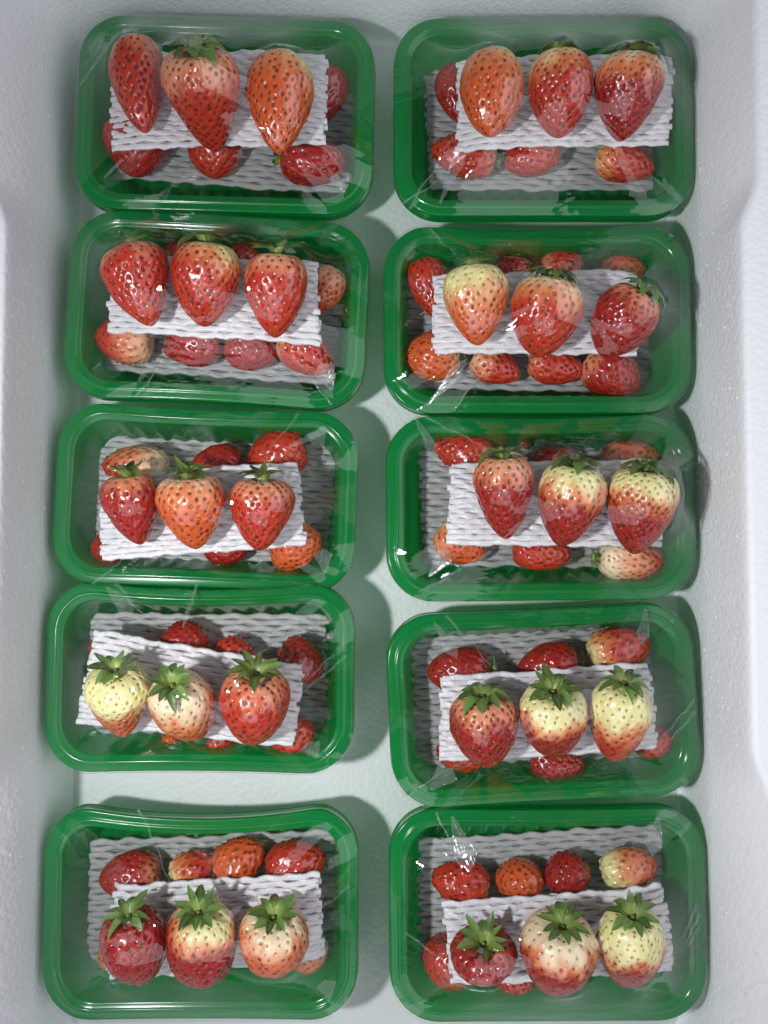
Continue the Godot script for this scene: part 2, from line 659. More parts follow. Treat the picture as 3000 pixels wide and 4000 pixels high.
func build_calyx(key: String, d: Array, root: Node3D, about: Vector3, stem: Vector3, axis: Vector3, e1: Vector3, e2: Vector3, b: float, m: float, e: float, length: float) -> void:
	var kind: int = d[13]                                  # 1 open star, 2 hanging over the shoulder, 3 small and curled
	var foot := stem + axis * 0.27 * b
	var crown := Shape.new()
	var pts := PackedVector3Array()
	var cols := PackedColorArray()
	var prof := [[0.30, 0.10], [0.26, -0.02], [0.15, -0.10], [0.11, -0.2], [0.10, -0.34], [0.0, -0.35]]
	for pr in prof:
		for k in 9:
			var an := TAU * k / 9
			pts.append(foot + (e1 * cos(an) + e2 * sin(an)) * pr[0] + axis * pr[1])
			cols.append(Color(0.30, 0.36, 0.07) if pr[0] > 0.12 else Color(0.27, 0.22, 0.06))
	crown.grid(pts, 9, true, cols)
	var c := part("calyx", crown.done(about), M.leaf, root)
	var n: int = [0, 10, 9, 8][kind]
	var size: float = [0.0, 1.08, 1.2, 0.75][kind] * clampf(b * 0.74, 0.9, 1.4)
	for k in n:
		var an := TAU * (k + rng.randf_range(-0.25, 0.25)) / n
		var out := e1 * cos(an) + e2 * sin(an)
		var side := out.cross(axis).normalized()
		var ln := size * rng.randf_range(0.78, 1.15)
		var wd := ln * (rng.randf_range(0.14, 0.20) if kind != 2 else rng.randf_range(0.19, 0.26))
		var raise: float = [0.0, rng.randf_range(0.02, 0.5), rng.randf_range(-0.05, 0.25), rng.randf_range(0.0, 0.25)][kind]
		var curl := rng.randf_range(-0.3, 0.9) if kind != 2 else rng.randf_range(-0.2, 0.2)
		var twist := rng.randf_range(-0.35, 0.35)
		var shade := rng.randf_range(0.45, 1.5)
		var s := Shape.new()
		pts = PackedVector3Array()
		cols = PackedColorArray()
		for j in 8:
			var f := j / 7.0
			var rho := 0.16 + ln * f * (1 - 0.12 * f)
			var over := 0.0                                # how far along the axis the shoulder lies under this radius
			if rho < b:
				over = m * length * (1 - pow(maxf(0.0, 1 - pow(rho / b, 2)), 0.46))
			else:
				over = m * length
			var base := stem + axis * minf(over, rho * 1.2) - axis * (0.07 + raise * ln * f * f * (1 + curl * (f - 0.4)) + (0.22 if kind != 2 else 0.10) * f)
			if f < 0.2: base = base.lerp(foot - axis * 0.05, 1 - f * 5)
			var w := wd * pow(sin(PI * pow(lerpf(0.10, 1.0, f), 0.8)), 0.8) + 0.012
			var p := base + out * minf(rho, b * 1.04)
			var tw := side.rotated(out.normalized(), twist * f)
			for x in 5:
				var g := (x - 2) / 2.0
				pts.append(p + tw * g * w - axis * 0.30 * w * g * g + Vector3.UP * 0.0)
				var col := Color(0.115, 0.215, 0.046).lerp(Color(0.34, 0.44, 0.10), clampf(0.9 - 2.2 * f, 0, 1)) * shade
				if x == 2: col = col.lerp(Color(0.22, 0.32, 0.09), 0.35)
				col.a = 1
				cols.append(col)
			obstacles[key].append(p)
		s.grid(pts, 5, false, cols)
		part("sepal", s.done(about), M.leaf, c)


# ---------------------------------------------------------------- cling film

func build_film(key: String) -> void:
	var t: Array = TRAYS[key]
	var hx: float = t[2] / 2 + 0.03
	var hz: float = t[3] / 2 + 0.03
	var nx := 109
	var nz := 73
	# what lies under the film, as a height map over the tray
	var cell := 0.2
	var cx := ceili(2 * hx / cell) + 2
	var cz := ceili(2 * hz / cell) + 2
	var high := PackedFloat32Array()
	high.resize(cx * cz)
	for p: Vector3 in obstacles[key]:
		var q := to_tray(key, p)
		var i := floori((q.x + hx) / cell)
		var j := floori((q.y + hz) / cell)
		var y := p.y - tip(key, q)
		for di in 2:
			for dj in 2:
				if i + di >= 0 and i + di < cx and j + dj >= 0 and j + dj < cz:
					high[(j + dj) * cx + i + di] = maxf(high[(j + dj) * cx + i + di], y)
	var rim := 4.11
	var flat := PackedVector2Array()
	var under := PackedFloat32Array()
	var h := PackedFloat32Array()
	var corner := 2.7
	for j in nz:
		for i in nx:
			var a := -1 + 2.0 * i / (nx - 1)
			var b := -1 + 2.0 * j / (nz - 1)
			var r := maxf(absf(a), absf(b))
			var q := Vector2.ZERO
			if r > 0:
				q = Vector2(a * hx, b * hz) / r
				var over := Vector2(absf(q.x) - (hx - corner), absf(q.y) - (hz - corner))
				if over.x > 0 and over.y > 0:
					var o := over.normalized() * corner
					q = Vector2(signf(q.x) * (hx - corner + o.x), signf(q.y) * (hz - corner + o.y))
				q *= r
			q = bowed(key, q)
			flat.append(q)
			var gi := clampi(roundi((q.x + hx) / cell), 0, cx - 1)
			var gj := clampi(roundi((q.y + hz) / cell), 0, cz - 1)
			var least := high[gj * cx + gi] + 0.03
			if r > 0.90: least = maxf(least, rim - 0.02)
			under.append(least)
			h.append(rim if r > 0.999 else maxf(least, 4.2))
	for step in 90:                                        # a taut skin over what it covers
		for j in range(1, nz - 1):
			for i in range(1, nx - 1):
				var k := j * nx + i
				var mean := (h[k - 1] + h[k + 1] + h[k - nx] + h[k + nx]) * 0.25
				h[k] = maxf(under[k], h[k] + 1.85 * (mean - h[k]))
	for step in 3:                                         # film bridges the finest bumps
		var was := h.duplicate()
		for j in range(1, nz - 1):
			for i in range(1, nx - 1):
				var k := j * nx + i
				h[k] = maxf(under[k] - 0.02, (was[k] * 2 + was[k - 1] + was[k + 1] + was[k - nx] + was[k + nx]) / 6)
	# a few pulled creases
	var folds: Array = FOLDS[key].duplicate()
	for k in 6:
		var y := rng.randf_range(-0.8, 0.8)
		var sx := 1.0 if k % 2 == 0 else -1.0
		folds.append([sx * 0.99, y, sx * rng.randf_range(0.5, 0.8), y + rng.randf_range(-0.25, 0.25), rng.randf_range(0.015, 0.035), 0.10])
	for k in flat.size():
		for f in folds:
			var p0 := Vector2(f[0] * hx, f[1] * hz)
			var p1 := Vector2(f[2] * hx, f[3] * hz)
			var x := clampf((flat[k] - p0).dot(p1 - p0) / (p1 - p0).length_squared(), 0, 1)
			var away := flat[k].distance_to(p0.lerp(p1, x))
			if away < 0.8: h[k] += f[4] * exp(-pow(away / f[5], 2)) * minf(1.0, (1 - x) * 2.2)
	var s := Shape.new()
	var pts := PackedVector3Array()
	var uvs := PackedVector2Array()
	for k in flat.size():
		pts.append(from_tray(key, flat[k], h[k]))
		uvs.append(Vector2(flat[k].x, flat[k].y) / 10.0 + Vector2(t[0], t[1]))
	s.grid(pts, nx, false, PackedColorArray(), false, uvs)
	# its skirt down the outside of the rim
	var ring := []
	for i in nx: ring.append(i)
	for j in range(1, nz): ring.append(j * nx + nx - 1)
	for i in range(nx - 2, -1, -1): ring.append((nz - 1) * nx + i)
	for j in range(nz - 2, 0, -1): ring.append(j * nx)
	var sk := PackedVector3Array()
	var skuv := PackedVector2Array()
	for step in [[0.0, 0.0], [0.025, -0.05], [0.03, -0.16], [0.02, -0.3]]:
		for k in ring:
			var q: Vector2 = flat[k] + flat[k].normalized() * step[0]
			sk.append(from_tray(key, q, h[k] + step[1]))
			skuv.append(q / 10.0 + Vector2(t[0], t[1]))
	s.grid(sk, ring.size(), true, PackedColorArray(), true, skuv)
	# pinched folds: narrow ridges of doubled film along the longer creases
	var extras := []
	for f in FOLDS[key]:
		var fs := Shape.new()
		var a := Vector2(f[0] * hx, f[1] * hz)
		var b := Vector2(f[2] * hx, f[3] * hz)
		var side := (b - a).normalized().orthogonal()
		var rp := PackedVector3Array()
		var ruv := PackedVector2Array()
		var wob := rng.randf() * 20
		for k in 29:
			var x := k / 28.0
			var q := a.lerp(b, x) + side * 0.22 * lumps.get_noise_2d(x * 2.2, wob) * minf(1, x * 4)
			var y := height_of(flat, h, nx, nz, q, hx, hz)
			var w: float = 0.075 * (1 - x) * (1 + 0.6 * lumps.get_noise_2d(x * 9, wob + 4)) + 0.006
			for m in [[-1.0, 0.0], [-0.5, 0.85], [0.0, 1.2], [0.5, 0.85], [1.0, 0.0]]:
				rp.append(from_tray(key, q + side * w * m[0], y + 0.012 + w * m[1]))
				ruv.append(q / 10.0)
		fs.grid(rp, 5, false, PackedColorArray(), false, ruv)
		extras.append(["fold", fs])
	# gathered film fanning out from a corner
	for gth in GATHERS.get(key, []):
		var a := Vector2(gth[0] * hx, gth[1] * hz) * (0.86 if absf(gth[0]) > 0.8 else 0.97)
		var b := Vector2(gth[2] * hx, gth[3] * hz)
		var dir := b - a
		var gp := PackedVector3Array()
		var guv := PackedVector2Array()
		for k in 15:
			var x := k / 14.0
			for m in 17:
				var w := (m / 8.0 - 1) * gth[4] * 0.75 * (0.12 + 0.88 * x) as float
				var q := a + dir * x * (1 - 0.25 * absf(m / 8.0 - 1)) + dir.normalized().orthogonal() * w
				var y := height_of(flat, h, nx, nz, q, hx, hz)
				gp.append(from_tray(key, q, y + 0.03 + (0.10 if m % 2 == 0 else 0.0) * sin(PI * clampf(x * 0.9 + 0.05, 0, 1)) * (1 + 0.5 * lumps.get_noise_2d(m * 3.1, gth[0] * 9 + x * 2))))
				guv.append(q / 10.0)
		var gs := Shape.new()
		gs.grid(gp, 17, false, PackedColorArray(), false, guv)
		extras.append(["gather", gs])
	var about := Vector3(t[0], 3.2 + t[7], t[1])
	var o := MeshInstance3D.new()
	o.mesh = s.done(about)
	o.material_override = M.film
	o.name = numbered("cling_film")
	o.position = about * CM
	tag(o, "clear cling film stretched over the berries of the %s tray" % WHERE[key], "cling film", "cling films over the trays")
	add_child(o)
	for x in extras:
		part(x[0], x[1].done(about), M.doubled, o)


func height_of(flat: PackedVector2Array, h: PackedFloat32Array, nx: int, nz: int, q: Vector2, hx: float, hz: float) -> float:   # of the film at q
	var best := 0
	var i0 := clampi(roundi((q.x / hx + 1) / 2 * (nx - 1)), 0, nx - 1)
	var j0 := clampi(roundi((q.y / hz + 1) / 2 * (nz - 1)), 0, nz - 1)
	var least := 1e9
	for j in range(maxi(0, j0 - 4), mini(nz, j0 + 5)):
		for i in range(maxi(0, i0 - 4), mini(nx, i0 + 5)):
			var d := flat[j * nx + i].distance_squared_to(q)
			if d < least:
				least = d
				best = j * nx + i
	return h[best]


# ---------------------------------------------------------------- measurements

const ORIGIN := {"L1": Vector2(200, 0), "R1": Vector2(1500, 0), "L2": Vector2(200, 750), "R2": Vector2(1450, 800), "L3": Vector2(150, 1500), "R3": Vector2(1450, 1550), "L4": Vector2(150, 2200), "R4": Vector2(1450, 2300), "L5": Vector2(130, 3100), "R5": Vector2(1470, 3100)}
const WHERE := {"L1": "top left", "R1": "top right", "L2": "second left", "R2": "second right", "L3": "middle left", "R3": "middle right", "L4": "fourth left", "R4": "fourth right", "L5": "bottom left", "R5": "bottom right"}
# centre x, z, width, depth, turn, bow of the far and near long side, lift, tip, label
const TRAYS := {
	"L1": [-9.25, -23.16, 17.25, 11.6, 1.5, 0.1, 0.0, 0.0, 0.0, "green plastic strawberry tray at the far left corner of the foam box"],
	"R1": [9.25, -23.02, 17.3, 11.8, 0.0, 0.1, 0.0, 0.0, 0.0, "green plastic strawberry tray at the far right corner of the foam box"],
	"L2": [-9.6, -11.67, 17.2, 10.95, 3.0, 0.0, 0.15, 0.0, 0.0, "green tray in the left column, second from the far end"],
	"R2": [8.77, -11.11, 17.5, 10.9, 0.0, 0.3, 0.0, 0.0, 0.0, "green tray in the right column, second from the far end"],
	"L3": [-10.15, -0.84, 17.1, 10.4, 2.3, 0.2, 0.1, 0.0, 0.0, "green tray in the middle of the left column, ridges showing at its edge"],
	"R3": [8.86, -0.30, 17.4, 10.6, -0.5, 0.25, 0.0, 0.0, 0.0, "green tray in the middle of the right column, touching the one nearer"],
	"L4": [-10.31, 9.26, 17.2, 10.6, 0.4, 0.45, 0.15, 0.35, 0.0, "green tray in the left column above the gap, its far edge bowed inwards"],
	"R4": [8.89, 10.85, 17.2, 10.8, -2.8, 0.1, 0.1, 0.0, 0.0, "green tray turned slightly askew in the right column, fourth from far end"],
	"L5": [-10.17, 22.28, 17.4, 11.6, 0.0, 0.65, 0.1, 0.0, 0.0, "green tray alone at the near left corner, its far edge bowed inwards"],
	"R5": [9.07, 22.33, 17.5, 11.6, -0.3, 0.1, 0.0, 0.0, 0.0, "green plastic strawberry tray at the near right corner of the foam box"],
}
# corners of the lower and of the upper net: far left, far right, near right, near left
const NETS := {
	"L1": [[300, 300, 1530, 320, 1495, 970, 268, 885], [300, 250, 1370, 255, 1365, 710, 300, 740]],
	"R1": [[195, 240, 1440, 255, 1410, 950, 240, 945], [370, 290, 1445, 270, 1420, 715, 370, 735]],
	"L2": [[245, 330, 1465, 325, 1400, 960, 205, 880], [290, 310, 1320, 335, 1340, 755, 280, 690]],
	"R2": [[180, 285, 1440, 285, 1425, 930, 180, 915], [320, 345, 1320, 325, 1335, 740, 310, 735]],
	"L3": [[278, 200, 1495, 245, 1440, 890, 250, 880], [330, 460, 1285, 385, 1330, 800, 300, 880]],
	"R3": [[235, 190, 1480, 178, 1470, 850, 270, 840], [395, 335, 1440, 310, 1460, 745, 385, 735]],
	"L4": [[200, 250, 1440, 255, 1430, 885, 165, 880], [280, 335, 1320, 515, 1265, 920, 190, 800]],
	"R4": [[195, 250, 1415, 150, 1465, 870, 235, 945], [350, 440, 1395, 375, 1430, 800, 350, 865]],
	"L5": [[278, 235, 1500, 180, 1525, 860, 260, 945], [400, 465, 1425, 400, 1440, 830, 370, 940]],
	"R5": [[215, 230, 1450, 150, 1475, 870, 215, 975], [330, 550, 1430, 460, 1480, 890, 385, 970]],
}
# creases of the film, from and to (each in half sizes of the tray), height, breadth
const FOLDS := {
	"L1": [[-0.95, -0.2, -0.3, -0.55, 0.03, 0.15]],
	"R1": [[-0.95, 0.9, -0.45, 0.45, 0.12, 0.35], [-0.9, 0.95, -0.6, 0.3, 0.05, 0.15]],
	"L2": [[-0.5, 0.98, -0.2, 0.5, 0.04, 0.12], [-0.45, -0.98, -0.35, -0.6, 0.08, 0.3], [0.8, 0.95, 0.55, 0.5, 0.08, 0.3]],
	"R2": [[-0.75, 0.95, -0.35, 0.4, 0.10, 0.25], [-0.55, 0.98, -0.25, 0.35, 0.05, 0.12], [-0.7, -0.95, -0.5, -0.3, 0.05, 0.2]],
	"L3": [[-0.7, 0.98, -0.4, 0.6, 0.05, 0.2], [0.6, -0.95, 0.4, -0.4, 0.05, 0.2]],
	"R3": [[-0.75, -0.98, -0.35, -0.55, 0.10, 0.15], [-0.8, -0.95, -0.7, -0.45, 0.06, 0.2], [-0.8, 0.9, -0.4, 0.5, 0.08, 0.25]],
	"L4": [[-0.55, -0.98, -0.2, -0.5, 0.10, 0.16], [-0.02, -0.98, -0.05, -0.5, 0.12, 0.2], [0.95, -0.35, 0.6, 0.1, 0.05, 0.12], [0.95, -0.25, 0.6, 0.2, 0.05, 0.12]],
	"R4": [[-0.6, -0.98, -0.25, -0.3, 0.08, 0.15], [-0.9, 0.85, -0.5, 0.3, 0.08, 0.25], [0.97, 0.0, 0.6, 0.35, 0.04, 0.1], [0.97, 0.12, 0.65, 0.45, 0.04, 0.1]],
	"L5": [[-0.4, -0.98, -0.05, -0.35, 0.14, 0.14], [0.95, -0.3, 0.6, -0.1, 0.05, 0.12]],
	"R5": [[-0.7, -0.98, -0.5, -0.3, 0.09, 0.3], [0.9, -0.15, 0.72, 0.1, 0.05, 0.09], [0.92, -0.05, 0.74, 0.18, 0.05, 0.09], [0.92, 0.06, 0.74, 0.24, 0.04, 0.09], [-0.9, 0.1, -0.5, 0.3, 0.05, 0.12]],
}
# gathers of the film: corner it starts at, where it ends (half sizes of the tray), half breadth
const GATHERS := {
	"L1": [[0.95, 0.93, 0.78, 0.62, 0.9]],
	"R1": [[-0.72, 0.93, -0.55, 0.45, 0.55]],
	"L2": [[-0.42, -0.97, -0.36, -0.62, 0.4], [0.93, 0.93, 0.72, 0.55, 0.9]],
	"R2": [[-0.74, 0.96, -0.48, 0.5, 0.5], [-0.93, -0.88, -0.85, -0.55, 0.4]],
	"L3": [[0.95, 0.9, 0.8, 0.5, 0.7], [0.9, -0.93, 0.7, -0.6, 0.8]],
	"R3": [[-0.85, 0.85, -0.6, 0.45, 0.7], [-0.8, -0.93, -0.68, -0.5, 0.5]],
	"L4": [[-0.62, -0.97, -0.38, -0.68, 0.6], [-0.03, -0.97, -0.05, -0.55, 0.25], [0.9, 0.93, 0.72, 0.6, 0.8]],
	"R4": [[-0.88, 0.9, -0.62, 0.5, 0.9], [-0.7, -0.95, -0.55, -0.55, 0.5], [0.72, -0.97, 0.62, -0.6, 0.6]],
	"L5": [[0.96, 0.9, 0.8, 0.5, 0.7]],
	"R5": [[-0.62, -0.97, -0.5, -0.5, 0.9], [0.72, -0.97, 0.62, -0.62, 0.8]],
}
const RED := [Color(0.34, 0.018, 0.013), Color(0.47, 0.036, 0.016), Color(0.60, 0.100, 0.026), Color(0.66, 0.16, 0.055)]
const PALE := [Color(0.80, 0.74, 0.34), Color(0.82, 0.66, 0.42), Color(0.76, 0.44, 0.25)]
# each berry: stem end x, y, tip x, y, width (on the enlargement), widest place, bluntness, lean, flesh, pale end, where they meet, how softly, to which side, leaves, bend, layer, seed spacing, share of pale seeds, label, place
const BERRIES := {
	"L1": [
		[428, 158, 468, 662, 268, 0.36, 1.5, 2, 1, 0, 0.1, 0.35, 0, 0, -0.12, 1, 0.95, 0.1, "narrow red strawberry with yellow shoulder", "left of upper three in"],
		[742, 205, 792, 758, 385, 0.3, 1.3, 52, 1, 2, 0.14, 0.34, 0, 2, 0, 1, 1, 0.1, "big tapering strawberry under drooping leaves", "middle of upper three in"],
		[1153.5, 235, 1130.5, 762, 335, 0.34, 1.45, 0, 2, 0, 0.22, 0.35, 0.12, 0, 0, 1, 1.05, 0.1, "orange strawberry with pale right shoulder", "right of upper three in"],
		[1405, 320, 1330, 610, 220, 0.36, 1.5, 0, 0, 2, -0.2, 0.3, 0, 0, 0, 0, 0.95, 0.2, "dull red strawberry", "at right end of lower layer in"],
		[430, 560, 420, 884, 340, 0.4, 1.4, 0, 0, 2, -0.2, 0.3, 0, 0, 0, 0, 0.95, 0.2, "large dark red strawberry", "below the left upper berry in"],
		[815, 560, 815, 892, 278, 0.42, 2.3, 0, 1, 2, -0.2, 0.3, 0, 0, 0, 0, 0.95, 0.2, "round orange red strawberry", "below the middle upper berry in"],
		[1125, 795, 1478, 825, 236, 0.42, 2.5, 0, 0, 2, -0.2, 0.3, 0, 3, 0, 0, 0.95, 0.2, "crimson strawberry lying sideways", "near right corner of net in"],
	],
	"R1": [
		[542, 222, 532, 682, 315, 0.42, 1.8, 0, 2, 0, 0.24, 0.4, 0.05, 0, 0, 1, 1, 0.5, "plump orange strawberry with cream top", "left of upper three in"],
		[869.5, 220, 884.5, 688, 316, 0.42, 1.9, 14, 1, 0, 0.2, 0.35, -0.1, 2, 0, 1, 0.95, 0.1, "round red strawberry with yellow left shoulder", "middle of upper three in"],
		[1240, 235, 1190, 708, 340, 0.38, 1.3, 18, 0, 1, 0.24, 0.32, 0, 2, -0.05, 1, 0.95, 0.1, "dark red pointed strawberry, cream at the top", "right of upper three in"],
		[335, 310, 385, 610, 205, 0.36, 1.5, 0, 0, 2, -0.2, 0.3, 0, 0, 0, 0, 0.95, 0.2, "dark red strawberry", "left edge of upper net in"],
		[575, 810, 235, 740, 225, 0.42, 1.9, 0, 1, 2, 0.02, 0.3, 0, 3, 0, 0, 0.95, 0.2, "red strawberry lying sideways", "at near left corner in"],
		[880, 700, 605, 830, 240, 0.42, 2, 0, 1, 2, -0.1, 0.3, 0, 0, 0, 0, 0.95, 0.2, "smooth red strawberry", "near edge middle of net in"],
		[1045, 760, 1350, 850, 215, 0.42, 1.7, 0, 1, 0, 0.16, 0.4, 0, 0, 0, 0, 0.95, 0.1, "half yellow half pink strawberry", "at near right corner in"],
	],
	"L2": [
		[398, 238, 498, 668, 335, 0.33, 1.25, 2, 1, 2, 0.1, 0.3, 0, 3, -0.1, 1, 1, 0.1, "red strawberry pointing to lower right", "left of upper three in"],
		[791.5, 228, 748.5, 670, 345, 0.38, 1.7, 14, 1, 0, 0.14, 0.35, 0.16, 2, 0, 1, 1, 0.1, "broad red strawberry with yellow right shoulder", "middle of upper three in"],
		[1130, 285, 1110, 726, 312, 0.36, 1.5, 14, 1, 2, 0.16, 0.3, 0, 1, 0, 1, 1, 0.1, "red glossy strawberry with green leaf edge", "right of upper three in"],
		[1425, 375, 1300, 610, 190, 0.38, 1.6, 0, 2, 2, 0.3, 0.5, 0, 0, 0, 0, 0.95, 0.2, "pale orange strawberry", "right edge of upper net in"],
		[525, 750, 220, 720, 240, 0.42, 2, 0, 1, 2, 0.35, 0.5, 0, 0, 0, 0, 0.95, 0.2, "round strawberry, red left and peach right", "at near left corner in"],
		[865, 720, 560, 790, 240, 0.4, 1.8, 0, 0, 2, -0.2, 0.3, 0, 0, 0, 0, 0.95, 0.2, "dark red strawberry", "near edge under left berries in"],
		[860, 740, 1125, 820, 230, 0.4, 1.8, 0, 0, 2, -0.1, 0.3, 0, 0, 0, 0, 0.95, 0.2, "red strawberry", "near edge under middle berry in"],
		[1140, 700, 1400, 890, 230, 0.42, 1.6, 0, 1, 2, 0.15, 0.3, 0, 0, 0, 0, 0.95, 0.1, "orange to red strawberry", "at near right corner in"],
		[640, 420, 640, 240, 200, 0.45, 2, 0, 1, 2, -0.2, 0.3, 0, 0, 0, 0, 0.95, 0.2, "half hidden red strawberry", "far edge between left two berries in"],
		[955, 420, 955, 255, 190, 0.45, 2, 0, 1, 2, -0.2, 0.3, 0, 0, 0, 0, 0.95, 0.2, "small red strawberry", "far edge between right two berries in"],
	],
	"R2": [
		[505, 285, 535, 700, 332, 0.36, 1.45, 3, 2, 0, 0.5, 0.5, 0, 3, 0.03, 1, 1, 0.4, "pale yellow strawberry with orange tip", "left of upper three in"],
		[903, 330, 835, 762, 350, 0.4, 1.8, 16, 1, 1, 0.25, 0.35, 0, 2, 0, 1, 1, 0.5, "fat strawberry, cream above and red below", "middle of upper three in"],
		[1355, 395, 1155, 755, 315, 0.42, 1.9, 26, 0, 2, 0.12, 0.3, 0.05, 2, 0, 1, 0.85, 0.1, "dark red strawberry leaning left, leafy top", "right of upper three in"],
		[245, 260, 335, 570, 200, 0.36, 1.4, 0, 1, 2, -0.2, 0.3, 0, 0, 0, 0, 0.95, 0.2, "long red strawberry", "far left corner of net in"],
		[455, 730, 160, 775, 245, 0.44, 1.9, 0, 2, 1, 0.12, 0.4, 0, 3, 0, 0, 0.95, 0.6, "orange red strawberry", "at near left corner in"],
		[490, 750, 740, 860, 180, 0.4, 1.8, 0, 1, 2, 0.25, 0.4, 0, 0, 0, 0, 0.95, 0.2, "peach to red strawberry", "near edge left of middle in"],
		[770, 770, 1062, 835, 190, 0.42, 1.9, 0, 1, 2, 0, 0.4, 0, 0, 0, 0, 0.95, 0.2, "red strawberry lying flat", "near edge right of middle in"],
		[1060, 740, 1330, 930, 260, 0.46, 1.9, -8, 0, 2, 0.12, 0.25, 0, 0, 0, 0, 0.95, 0.2, "dark red strawberry with peach end", "at near right corner in"],
		[700, 420, 700, 246, 190, 0.45, 2, 0, 1, 2, -0.2, 0.3, 0, 0, 0, 0, 0.95, 0.2, "round red strawberry", "far edge left of middle in"],
		[830, 345, 1058, 285, 190, 0.42, 1.9, 0, 1, 2, 0.1, 0.4, 0, 0, 0, 0, 0.95, 0.2, "red strawberry", "far edge right of middle in"],
		[1120, 345, 1370, 315, 160, 0.42, 1.9, 0, 2, 2, 0.1, 0.4, 0, 0, 0, 0, 0.95, 0.2, "orange red strawberry", "far right corner of net in"],
	],
	"L3": [
		[453, 428, 495, 802, 298, 0.34, 1.3, 16, 0, 2, 0.05, 0.3, 0, 1, -0.04, 1, 1, 0.3, "red heart shaped strawberry", "left of upper three in"],
		[759.5, 435, 774.5, 822, 342, 0.33, 1.45, 16, 2, 1, 0.18, 0.4, 0, 1, 0, 1, 1, 0.3, "orange red strawberry with pale peach shoulder", "middle of upper three in"],
		[1122, 452, 1098, 830, 326, 0.34, 1.4, 12, 1, 2, 0.08, 0.3, 0, 1, 0, 1, 0.9, 0.1, "red strawberry with dark spread leaves", "right of upper three in"],
		[665, 425, 318, 405, 215, 0.4, 2, 0, 1, 1, 0.45, 0.6, 0, 0, 0, 0, 0.95, 0.2, "red and pale orange strawberry", "far left in lower layer of"],
		[1033, 400, 752, 425, 220, 0.42, 1.9, 0, 0, 2, -0.2, 0.3, 0, 0, 0, 0, 0.95, 0.2, "shiny red strawberry", "far edge middle of net in"],
		[1350, 300, 1040, 400, 240, 0.42, 2.1, 0, 1, 2, -0.2, 0.3, 0, 0, 0, 0, 0.95, 0.5, "big bright red strawberry", "far right beside the leafy berry in"],
		[420, 800, 262, 835, 170, 0.42, 1.8, 0, 0, 2, -0.2, 0.3, 0, 0, 0, 0, 0.95, 0.2, "dark red tip", "at near left corner of net in"],
		[820, 800, 1040, 845, 160, 0.42, 1.8, 0, 0, 2, -0.1, 0.3, 0, 0, 0, 0, 0.95, 0.2, "red strawberry", "near edge middle of net in"],
		[1360, 680, 1190, 920, 260, 0.44, 1.8, 0, 2, 2, -0.1, 0.5, 0, 0, 0, 0, 0.95, 0.4, "matt orange strawberry", "at near right corner in"],
	],
	"R3": [
		[648.5, 272, 681.5, 708, 298, 0.33, 1.5, 16, 0, 2, 0.16, 0.32, 0, 2, 0, 1, 1, 0.1, "slim red strawberry with peach shoulder", "left of upper three in"],
		[1019, 312, 957, 746, 332, 0.36, 1.6, 18, 0, 0, 0.33, 0.3, 0, 2, 0, 1, 0.98, 0.1, "strawberry with yellow green top, red below", "middle of upper three in"],
		[1355.5, 330, 1330.5, 784, 362, 0.36, 1.45, 18, 0, 0, 0.34, 0.28, 0, 2, 0, 1, 0.85, 0.1, "large strawberry, yellow ring above dark red", "right of upper three in"],
		[605, 320, 308, 235, 230, 0.36, 1.3, 0, 1, 2, 0.05, 0.3, 0, 0, 0, 0, 0.95, 0.5, "pointed red strawberry", "far left corner of net in"],
		[340, 620, 560, 800, 260, 0.42, 2, 0, 2, 1, 0.15, 0.5, 0, 0, 0, 0, 0.95, 0.5, "orange strawberry with pale end", "at near left corner in"],
		[690, 745, 1000, 790, 200, 0.42, 2, 0, 1, 2, -0.2, 0.4, 0, 0, 0, 0, 0.95, 0.2, "red strawberry", "near edge middle of net in"],
		[1115, 800, 1468, 820, 215, 0.42, 2.1, 0, 1, 1, 0.5, 0.6, 0, 3, 0, 0, 0.95, 0, "peach strawberry with brown seeds", "at near right corner in"],
		[795, 355, 1020, 295, 160, 0.42, 1.6, 0, 1, 2, -0.1, 0.3, 0, 0, 0, 0, 0.95, 0.2, "small red strawberry", "far edge middle of net in"],
		[1135, 320, 1440, 290, 180, 0.42, 1.9, 0, 2, 2, 0.1, 0.4, 0, 0, 0, 0, 0.95, 0.2, "pinkish red strawberry", "far right corner of net in"],
	],
	"L4": [
		[418.5, 482, 391.5, 866, 328, 0.34, 1.05, 30, 2, 0, 0.5, 0.3, 0, 1, 0, 1, 1, 0.3, "yellow strawberry with thin orange tip", "left of upper three in"],
		[706, 520, 746, 894, 332, 0.42, 1.9, 52, 2, 1, 0.36, 0.35, 0, 1, 0, 1, 1, 0.3, "cream strawberry facing up, green star leaves", "middle of upper three in"],
		[1103, 500, 1051, 908, 355, 0.38, 1.6, 28, 1, 2, 0.06, 0.3, 0, 1, 0, 1, 1.05, 0.1, "bright red strawberry with star of leaves", "right of upper three in"],
		[730, 470, 730, 285, 230, 0.45, 1.8, 0, 0, 2, -0.2, 0.3, 0, 0, 0, 0, 0.95, 0.2, "pinkish strawberry behind shiny film", "far edge left of middle in"],
		[970, 520, 970, 360, 200, 0.46, 2.1, 0, 1, 2, -0.2, 0.3, 0, 0, 0, 0, 0.95, 0.2, "round red strawberry", "far edge right of middle in"],
		[1330, 620, 1265, 365, 235, 0.46, 2, 0, 0, 2, -0.2, 0.3, 0, 0, 0, 0, 0.95, 0.2, "dark red strawberry", "far right corner of net in"],
		[1300, 740, 1215, 960, 230, 0.46, 2, 0, 1, 2, -0.2, 0.3, 0, 0, 0, 0, 0.95, 0.2, "red strawberry", "near right end of net in"],
		[860, 850, 960, 945, 160, 0.46, 2, 0, 1, 2, -0.2, 0.3, 0, 0, 0, 0, 0.95, 0.2, "small red strawberry", "near edge middle of net in"],
